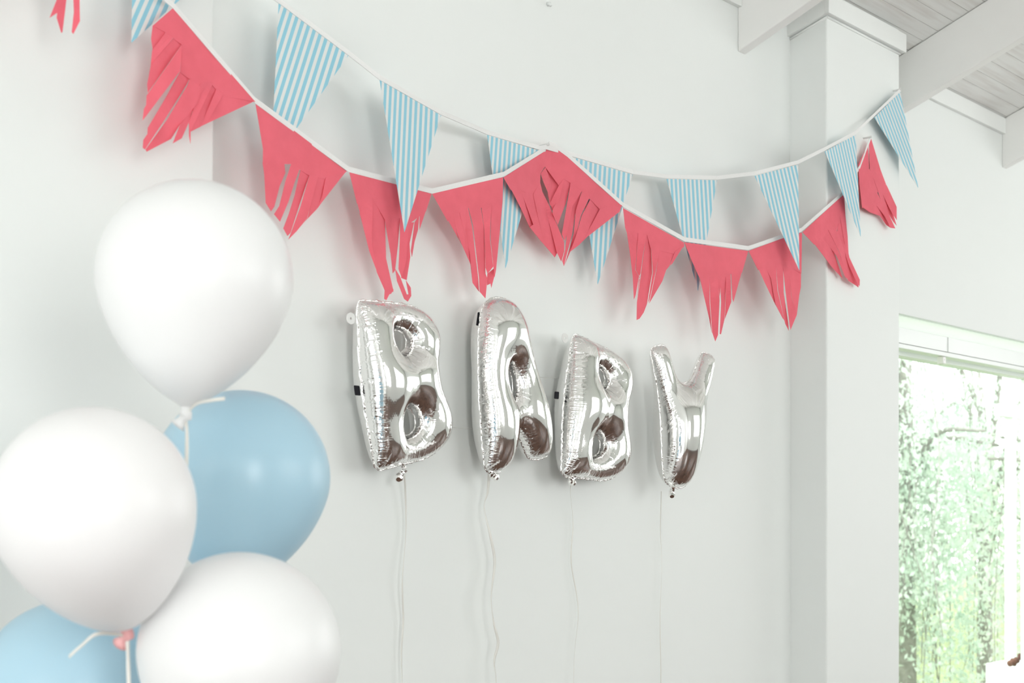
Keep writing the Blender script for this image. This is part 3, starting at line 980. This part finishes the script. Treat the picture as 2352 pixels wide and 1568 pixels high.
PEN = [
 (1, [(-60, -640), (420, -230), (440, -60), (160, -60)],
  [[(160, -80), (290, -80), (285, 0), (250, 290), (240, 295), (195, 160), (200, 115), (132, 160), (195, 0)],
   [(340, -80), (410, -80), (405, 0), (408, 190), (345, 305), (330, 290), (350, 110), (345, 0)]]),
 (1, [(1247, 70), (1985, 908), (1690, 855), (1640, 805), (1585, 750), (1500, 810), (1400, 710), (1310, 645), (1325, 405), (1180, 295), (1060, 232)],
  [[(1060, 232), (1180, 290), (1060, 450), (1045, 350)],
   [(1180, 290), (1250, 340), (1090, 520), (1040, 600), (1055, 450)],
   [(1250, 340), (1325, 400), (1015, 835), (1010, 760), (1040, 600), (1090, 520)],
   [(1325, 400), (1310, 640), (1000, 1045), (968, 1085), (980, 980), (1000, 945), (1005, 860)],
   [(1310, 640), (1400, 700), (1365, 765), (1175, 1070), (990, 1345), (970, 1330), (975, 1260), (1012, 1205), (1015, 1150), (1180, 880)],
   [(1400, 700), (1500, 790), (1465, 930), (1300, 1135), (1225, 1250), (1005, 1365), (995, 1345), (1190, 1075), (1372, 775)],
   [(1500, 780), (1465, 930), (1420, 1000), (1385, 1100), (1320, 1245), (1240, 1290), (1300, 1135), (1470, 900)],
   [(1490, 750), (1590, 730), (1600, 760), (1400, 1185), (1400, 1295), (1387, 1230), (1385, 1100), (1420, 1000)],
   [(1580, 730), (1650, 800), (1490, 1140), (1400, 1185)],
   [(1640, 790), (1695, 850), (1545, 1112), (1488, 1140)],
   [(1690, 850), (1985, 908), (1720, 1030), (1545, 1112)]]),
 (2, [(75, 152), (690, 610), (640, 655), (545, 665), (440, 645), (375, 605), (320, 565), (240, 565), (127, 562), (128, 470), (100, 300)],
  [[(150, 570), (270, 560), (278, 630), (240, 720), (205, 855), (180, 885), (145, 830), (135, 640), (125, 560)],
   [(318, 562), (375, 600), (345, 680), (300, 820), (240, 955), (200, 905), (235, 850), (275, 690)],
   [(380, 600), (440, 640), (370, 850), (310, 1030), (290, 1050), (262, 1000), (300, 900), (340, 780)],
   [(440, 640), (495, 650), (425, 930), (340, 1030), (295, 1075), (313, 1030), (378, 850)],
   [(490, 650), (545, 660), (522, 800), (480, 880), (395, 965), (345, 1025), (425, 930)],
   [(545, 660), (690, 610), (520, 825), (480, 880), (520, 790)]]),
 (2, [(703, 622), (1005, 697), (1165, 745), (1253, 768), (1215, 880), (1170, 915), (1100, 965), (1040, 925), (940, 935), (860, 805), (800, 795), (755, 835)],
  [[(755, 830), (800, 790), (772, 900), (843, 1150), (800, 980)],
   [(800, 790), (860, 800), (855, 1100), (890, 1290), (838, 1150), (772, 900)],
   [(860, 800), (942, 930), (950, 1200), (1000, 1420), (965, 1440), (940, 1410), (885, 1290), (853, 1100)],
   [(940, 1405), (1000, 1405), (985, 1435), (972, 1440), (950, 1478), (935, 1470)],
   [(940, 930), (1042, 920), (1030, 1100), (1010, 1280), (995, 1300), (978, 1170), (948, 1000)],
   [(1040, 920), (1102, 960), (1088, 1200), (1052, 1330), (1030, 1270), (1040, 1050)],
   [(1010, 1270), (1040, 1320), (1088, 1440), (1100, 1440), (1082, 1345), (1115, 1395), (1118, 1450), (1095, 1488), (1068, 1470), (1020, 1350)],
   [(1100, 960), (1135, 960), (1107, 1100), (1112, 1190), (1085, 1345), (1048, 1330), (1085, 1150)],
   [(1138, 960), (1170, 910), (1163, 1010), (1137, 1090), (1120, 1190), (1113, 1150)],
   [(1172, 910), (1215, 880), (1170, 1010)]]),
 (3, [(195, 612), (805, 473), (800, 685), (705, 690), (615, 730), (500, 730), (430, 785), (370, 775), (330, 845)],
  [[(330, 840), (370, 770), (402, 920), (432, 1010), (455, 1055), (375, 920)],
   [(370, 770), (430, 780), (472, 950), (485, 1080), (530, 1225), (455, 1055), (400, 920)],
   [(430, 780), (500, 720), (478, 930), (524, 1150), (545, 1380), (528, 1225), (482, 1080), (468, 950)],
   [(500, 720), (540, 900), (592, 1330), (600, 1455), (545, 1380), (520, 1150), (476, 930)],
   [(505, 720), (615, 740), (645, 930), (655, 1300), (672, 1340), (655, 1512), (602, 1455), (596, 1330), (545, 880)],
   [(615, 720), (705, 690), (694, 1000), (722, 1240), (672, 1300), (652, 1250), (643, 930)],
   [(705, 680), (800, 680), (785, 870), (768, 1040), (745, 1270), (730, 1330), (720, 1240), (696, 1000)],
   [(668, 1300), (745, 1240), (730, 1330), (705, 1425), (695, 1385), (665, 1400)]]),
 (3, [(808, 475), (1155, 255), (1195, 262), (1165, 380), (1125, 440), (1120, 560), (1060, 625), (950, 575), (870, 575)],
  [[(870, 570), (950, 570), (1068, 880), (1035, 905), (960, 750)],
   [(950, 570), (1060, 620), (1135, 950), (1200, 1100), (1130, 1020), (1030, 900), (1062, 880)],
   [(1060, 620), (1120, 520), (1215, 900), (1280, 1100), (1250, 1160), (1200, 1100), (1132, 950)],
   [(1110, 470), (1140, 600), (1200, 720), (1330, 1030), (1330, 1110), (1305, 1195), (1268, 1120), (1208, 900), (1130, 650)],
   [(1125, 440), (1168, 390), (1235, 560), (1210, 720), (1190, 600), (1150, 520)]]),
 (3, [(1190, 205), (1225, 205), (1350, 290), (1825, 712), (1640, 748), (1560, 665), (1480, 595), (1385, 525), (1330, 490), (1285, 550), (1165, 385), (1165, 262)],
  [('back', [(1165, 380), (1330, 490), (1300, 640), (1225, 760), (1190, 640)]), [(1285, 545), (1330, 480), (1285, 680), (1228, 750), (1205, 700), (1232, 640)],
   [(1330, 480), (1388, 520), (1342, 700), (1272, 880), (1228, 790), (1230, 745), (1288, 640)],
   [(1385, 515), (1482, 590), (1402, 720), (1352, 960), (1330, 1020), (1307, 960), (1345, 740)],
   [(1480, 580), (1422, 800), (1398, 960), (1342, 1160), (1325, 1235), (1310, 1190), (1335, 1100), (1350, 960), (1400, 720)],
   [(1482, 590), (1552, 640), (1474, 800), (1434, 960), (1380, 1110), (1330, 1225), (1350, 1160), (1408, 960), (1430, 760)],
   [(1556, 655), (1642, 745), (1562, 900), (1460, 1050), (1380, 1110), (1432, 960), (1478, 800)],
   [(1640, 740), (1825, 712), (1805, 770), (1530, 980), (1457, 1050), (1562, 880)]]),
 (4, [(108, 445), (595, 713), (598, 745), (520, 805), (400, 775), (330, 765), (300, 660), (230, 645), (140, 645), (125, 600)],
  [[(138, 635), (230, 640), (207, 940), (237, 990), (205, 1170), (195, 1175), (185, 1000), (165, 830)],
   [(230, 640), (300, 655), (267, 830), (243, 1000), (222, 1150), (235, 990), (208, 940)],
   [(300, 650), (332, 760), (342, 960), (300, 1215), (275, 1280), (230, 1342), (215, 1340), (218, 1200), (247, 1000), (268, 830)],
   [(332, 755), (402, 770), (372, 950), (312, 1205), (306, 1205), (348, 960)],
   [(400, 765), (522, 800), (480, 910), (455, 940), (420, 1030), (317, 1205), (374, 940)],
   [(522, 795), (598, 740), (487, 910), (482, 905)]]),
 (4, [(598, 718), (1110, 788), (1060, 955), (970, 965), (870, 1008), (800, 988), (720, 996), (660, 870)],
  [[(720, 990), (800, 985), (802, 1200), (820, 1440), (800, 1330), (755, 1150)],
   [(800, 980), (870, 1005), (880, 1150), (882, 1180), (870, 1460), (845, 1512), (820, 1440), (804, 1200)],
   [(886, 1000), (932, 990), (922, 1330), (890, 1455), (880, 1450), (892, 1200)],
   [(930, 985), (968, 960), (976, 1195), (922, 1330), (927, 1150)],
   [(974, 960), (1060, 950), (1030, 1060), (990, 1195), (982, 1170)],
   [(865, 990), (892, 985), (888, 1120), (880, 1150)]]),
 (4, [(1112, 788), (1375, 690), (1512, 645), (1540, 643), (1535, 960), (1430, 905), (1330, 875), (1230, 895), (1190, 935)],
  [[(1190, 930), (1230, 890), (1292, 1000), (1330, 1220), (1240, 1040)],
   [(1230, 890), (1330, 870), (1345, 1100), (1400, 1340), (1410, 1370), (1328, 1220), (1292, 1010)],
   [(1330, 870), (1387, 900), (1395, 1120), (1432, 1370), (1436, 1425), (1408, 1370), (1347, 1100)],
   [(1385, 890), (1432, 895), (1456, 1150), (1500, 1300), (1450, 1420), (1442, 1370), (1408, 1120)],
   [(1430, 890), (1535, 950), (1533, 1075), (1520, 1140), (1500, 1300), (1455, 1150)]]),
 (5, [(135, 1100), (435, 832), (445, 995), (405, 995), (380, 1095), (315, 1085), (280, 1155), (220, 1190)],
  [[(215, 1185), (282, 1150), (362, 1250), (425, 1440), (350, 1360)],
   [(280, 1150), (318, 1080), (400, 1250), (472, 1450), (445, 1430), (382, 1280)],
   [(315, 1080), (387, 1100), (500, 1400), (540, 1480), (540, 1505), (520, 1490), (465, 1455), (400, 1250)],
   [(383, 1090), (405, 990), (472, 1290), (550, 1450), (548, 1495), (535, 1480), (470, 1350)],
   [(405, 990), (445, 990), (462, 1140), (470, 1300), (440, 1200)]]),
 (5, [(605, 480), (615, 650), (700, 765), (645, 885), (610, 905), (565, 925), (545, 760), (538, 620)],
  [[(630, 435), (700, 660), (742, 772), (680, 775), (620, 655), (612, 480)],
   [(680, 765), (742, 770), (815, 925), (815, 1020), (770, 950)],
   [(640, 700), (700, 760), (785, 960), (815, 1060), (790, 1030), (700, 880)],
   [(630, 800), (655, 790), (760, 980), (805, 1080), (770, 1075), (742, 1010), (640, 880)],
   [(610, 880), (645, 880), (740, 1010), (770, 1075), (740, 1055), (695, 990), (620, 965), (570, 930)]]),
]

for k, (c, body, strips) in enumerate(PEN):
    px = cpx(c, body)
    xc = sum(p[0] for p in px) / len(px)
    ytop = min(p[1] for p in px)
    ph = random.uniform(0, 6)
    amp = 0.003

    def curl(x, y, ph=ph, xc=xc, ytop=ytop, amp=amp):
        t = max(0.0, (y - ytop)) / 200.0
        return amp * t * math.sin((x - xc) / 26.0 + ph)

    ylow = 0.35 * ytop + 0.65 * max(p[1] for p in px)
    pxb = [(x_, y_ + (2.2 if y_ > ylow else 0.0)) for x_, y_ in px]
    pn = sheet('pennant', pxb, RED_D, M['tissue'], red, bend=curl)
    for j, s in enumerate(strips):
        sp = cpx(c, s[1] if s[0] == 'back' else s)
        xs = sum(p[0] for p in sp) / len(sp)
        y0 = min(p[1] for p in sp)
        sp = [(x_ + (0.0 if y_ < y0 + 6 else math.copysign(min(0.5, abs(xs - x_)), xs - x_)), y_) for x_, y_ in sp]
        xs = sum(p[0] for p in sp) / len(sp)
        k1, k2 = random.uniform(-0.006, 0.008), random.uniform(0.7, 1.1) * (0.0011 if j % 2 else -0.0007) * min(1.0, 17.0 / (max(p[0] for p in sp) - min(p[0] for p in sp)))
        off = 0.0022 * (1 if j % 2 else -1)
        back = s[0] == 'back'

        def bend(x, y, y0=y0, xs=xs, k1=k1, k2=k2, off=off, curl=curl, back=back):
            t = max(0.0, (y - y0)) / 120.0
            if back: return curl(x, y) - 0.006
            return curl(x, y) + off * min(1.0, 3 * t) + k1 * t * t + k2 * (x - xs) * min(1.0, t * 2)

        sheet('fringe_strip', sp, RED_D, M['tissue'], pn, bend=bend)

blue = empty('striped_garland', P(2068, 208, 0.15))
tag(blue, 'light blue and white striped paper pennant garland on white tape', 'garland')
BLUE_PTS = [(150, -280), (306, -190), (500, -80), (640, 5), (800, 125), (871, 181), (1013, 262), (1118, 307), (1240, 343), (1253, 341), (1300, 354), (1322, 360), (1453, 398), (1530, 408), (1647, 411), (1732, 401), (1833, 375), (1893, 345), (1965, 307), (2007, 267), (2069, 208)]
ribbon(blue, garland_line(BLUE_PTS, BLUE_D, 0.0), 0.0095)
BL = [((306, -188), (500, -78), (302, 98)), ((640, 8), (800, 128), (622, 378)), ((872, 184), (1013, 265), (929, 533)), ((1119, 310), (1242, 347), (1161, 616)),
      ((1323, 363), (1453, 401), (1373, 653)), ((1531, 411), (1647, 414), (1603, 668)), ((1733, 404), (1833, 378), (1836, 621)), ((1894, 348), (1965, 310), (1977, 543)), ((2008, 270), (2068, 211), (2109, 431))]
for k, (a, b, t) in enumerate(BL):
    A_, B_, T_ = np.array(a, float), np.array(b, float), np.array(t, float)
    ax = T_ - (A_ + B_) / 2
    Mx = np.linalg.inv(np.stack([B_ - A_, ax], 1))

    def uvf(x, y, A_=A_, Mx=Mx):
        q = Mx @ (np.array([x, y]) - A_)
        return (q[0], q[1])

    ph = random.uniform(-1, 1)
    HH = np.linalg.norm(ax)

    def bend(x, y, A_=A_, Mx=Mx, ph=ph, k=k):
        q = Mx @ (np.array([x, y]) - A_)
        t = min(max(q[1], 0), 1.1)
        s = 0.5 if k in (3, 4, 5) else 1.0
        return s * (0.012 * ph * t * t + 0.010 * math.sin(math.pi * min(max(q[0], 0), 1)) * t)

    sheet('pennant', [a, b, t], BLUE_D, M['stripe'], blue, thick=0.0006, bend=bend, uvf=uvf)

# wall fixings: pins and the thread that joins the letters
def pin(label, q, d, wall_d):
    p = P(*q, d)
    m = MB().tube([p, [p[0], -wall_d, p[2]]], [0.004, 0.0025], 10)
    o = m.build('wall_hook', M['tab'], None, True)
    tag(o, label, 'hook')


pin('small white hook where both garlands cross on the wall', (1260, 331), 0.055, 0.0)
pin('small white hook holding the red garland end on the column', (2001, 314), 0.165, CD)
pin('small white pin holding the striped garland end at the column corner', (2069, 205), 0.165, CD - 0.004)
pn_ = P(1258, 13, 0)
o = MB().tube([[pn_[0], 0, pn_[2] + 0.004], [pn_[0], -0.008, pn_[2] + 0.003], [pn_[0], -0.012, pn_[2] - 0.003]], [0.006, 0.005, 0.004], 10).build('wall_hook', M['wall'], None, True)
tag(o, 'tiny painted-over hook high on the wall near the top edge', 'hook')
th = MB().tube(spline([P(1040, 981, 0.06), P(1062, 983, 0.05), P(1086, 984, 0.05)], 5), 0.0006, 5).build('hanging_thread', M['thread'])
tag(th, 'thin thread stretched between the first letter B and the letter A', 'thread')
th = MB().tube(spline([P(1240, 866, 0.06), P(1262, 868, 0.05), P(1284, 868, 0.05)], 5), 0.0006, 5).build('hanging_thread', M['thread'])
tag(th, 'thin thread stretched between the letter A and the second letter B', 'thread')

# ------------------------------------------------------------------ latex balloons
def latex_balloon(label, mat, cxy, z, rad_px, tilt_img, tilt_depth, low=1.32, knot_mat=None, extra=None, anchor=(330, 2700)):
    R = rad_px / F * z
    c = PZ(*cxy, z)
    right = np.array([CS, -SN, 0.0]); fwd = np.array([SN, CS, 0.0]); up = np.array([0, 0, 1.0])
    axis = up * math.cos(tilt_img) * math.cos(tilt_depth) + right * math.sin(tilt_img) + fwd * math.sin(tilt_depth)
    axis /= np.linalg.norm(axis)
    e1 = np.cross(axis, fwd); e1 /= np.linalg.norm(e1)
    e2 = np.cross(axis, e1)
    prof = []
    for a in np.linspace(0, math.pi / 2, 22)[1:]:
        prof.append((R * math.sin(a), R * math.cos(a)))
    for t in np.linspace(0, 1, 34)[1:]:
        r_ = R * max(1e-4, (1 - t ** 1.75)) ** 0.72
        if t > 0.93: r_ = max(r_, 0.0)
        prof.append((max(r_, 0.0072), -R * low * t))
    seg = 64
    V = [c + axis * R]
    for r_, h_ in prof:
        for k in range(seg):
            q = 2 * math.pi * k / seg
            V.append(c + axis * h_ + r_ * (math.cos(q) * e1 + math.sin(q) * e2))
    n = len(prof)
    Fc = [(0, 1 + (k + 1) % seg, 1 + k) for k in range(seg)]
    for i in range(n - 1):
        for k in range(seg):
            a, b = 1 + i * seg + k, 1 + i * seg + (k + 1) % seg
            Fc.append((a, b, b + seg, a + seg))
    Fc.append(tuple(1 + (n - 1) * seg + k for k in range(seg)))
    end = c - axis * R * low
    root = empty('latex_balloon', end - axis * 0.03)
    tag(root, label, 'balloon', 'latex balloons floating in the bunch')
    mesh('body', V, Fc, mat, root, True)
    # neck, rolled knot and flared lip
    m = MB()
    kp = [end + axis * 0.006, end - axis * 0.004, end - axis * 0.009, end - axis * 0.014, end - axis * 0.018 + e1 * 0.004, end - axis * 0.024 + e1 * 0.008, end - axis * 0.028 + e1 * 0.011]
    m.tube(kp, [0.0078, 0.0068, 0.0095, 0.0098, 0.006, 0.0085, 0.0125], 14)
    m.build('knot', knot_mat or mat, root, True)
    an = PZ(*anchor, 1.9)
    an[2] = 0.0
    s0 = end - axis * 0.014
    pts_ = spline([s0, s0 + [0.002, 0, -0.06], s0 * 0.8 + an * 0.2 + [0.01, 0.01, 0], s0 * 0.5 + an * 0.5, an], 8)
    V, Fc = [], []
    for i, p_ in enumerate(pts_):
        tw = 0.9 * math.sin(i * 0.35)
        sd = (right * math.cos(tw) + fwd * math.sin(tw)) * 0.0028
        V += [p_ - sd, p_ + sd]
    Fc = [(2 * i, 2 * i + 1, 2 * i + 3, 2 * i + 2) for i in range(len(pts_) - 1)]
    o = mesh('ribbon', V, Fc, M['string'], root, True)
    so = o.modifiers.new('thick', 'SOLIDIFY'); so.thickness = 0.0006
    if extra:
        pts_ = spline([s0] + [PZ(x_, y_, z_) for x_, y_, z_ in extra], 8)
        V = []
        for i, p_ in enumerate(pts_):
            V += [p_ - up * 0.0026, p_ + up * 0.0026]
        Fc = [(2 * i, 2 * i + 1, 2 * i + 3, 2 * i + 2) for i in range(len(pts_) - 1)]
        o = mesh('ribbon_end', V, Fc, M['string'], root, True)
        so = o.modifiers.new('thick', 'SOLIDIFY'); so.thickness = 0.0006
    return root


latex_balloon('highest white latex balloon of the bunch, above the blue one', M['latex_white'], (448, 640), 1.95, 223, math.radians(4), 0.0,
              extra=[(450, 928, 1.94), (485, 919, 1.92), (517, 915, 1.92)])
latex_balloon('pearly white latex balloon at the left picture edge with a pinkish knot', M['latex_pearl'], (216, 1165), 1.75, 231, math.radians(-3), math.radians(-33), 1.5, knot_mat=M['knot_pink'],
              extra=[(225, 1455, 1.80), (185, 1484, 1.80), (158, 1508, 1.80)])
latex_balloon('light blue latex balloon below the highest white one', M['latex_blue'], (556, 1097), 2.2, 201, math.radians(2), math.radians(15))
latex_balloon('white latex balloon at the bottom, in front of the blue balloon', M['latex_white'], (551, 1498), 1.9, 231, math.radians(3), 0.0)
latex_balloon('light blue latex balloon in the bottom left picture corner', M['latex_blue'], (168, 1592), 2.1, 216, math.radians(-4), 0.0)
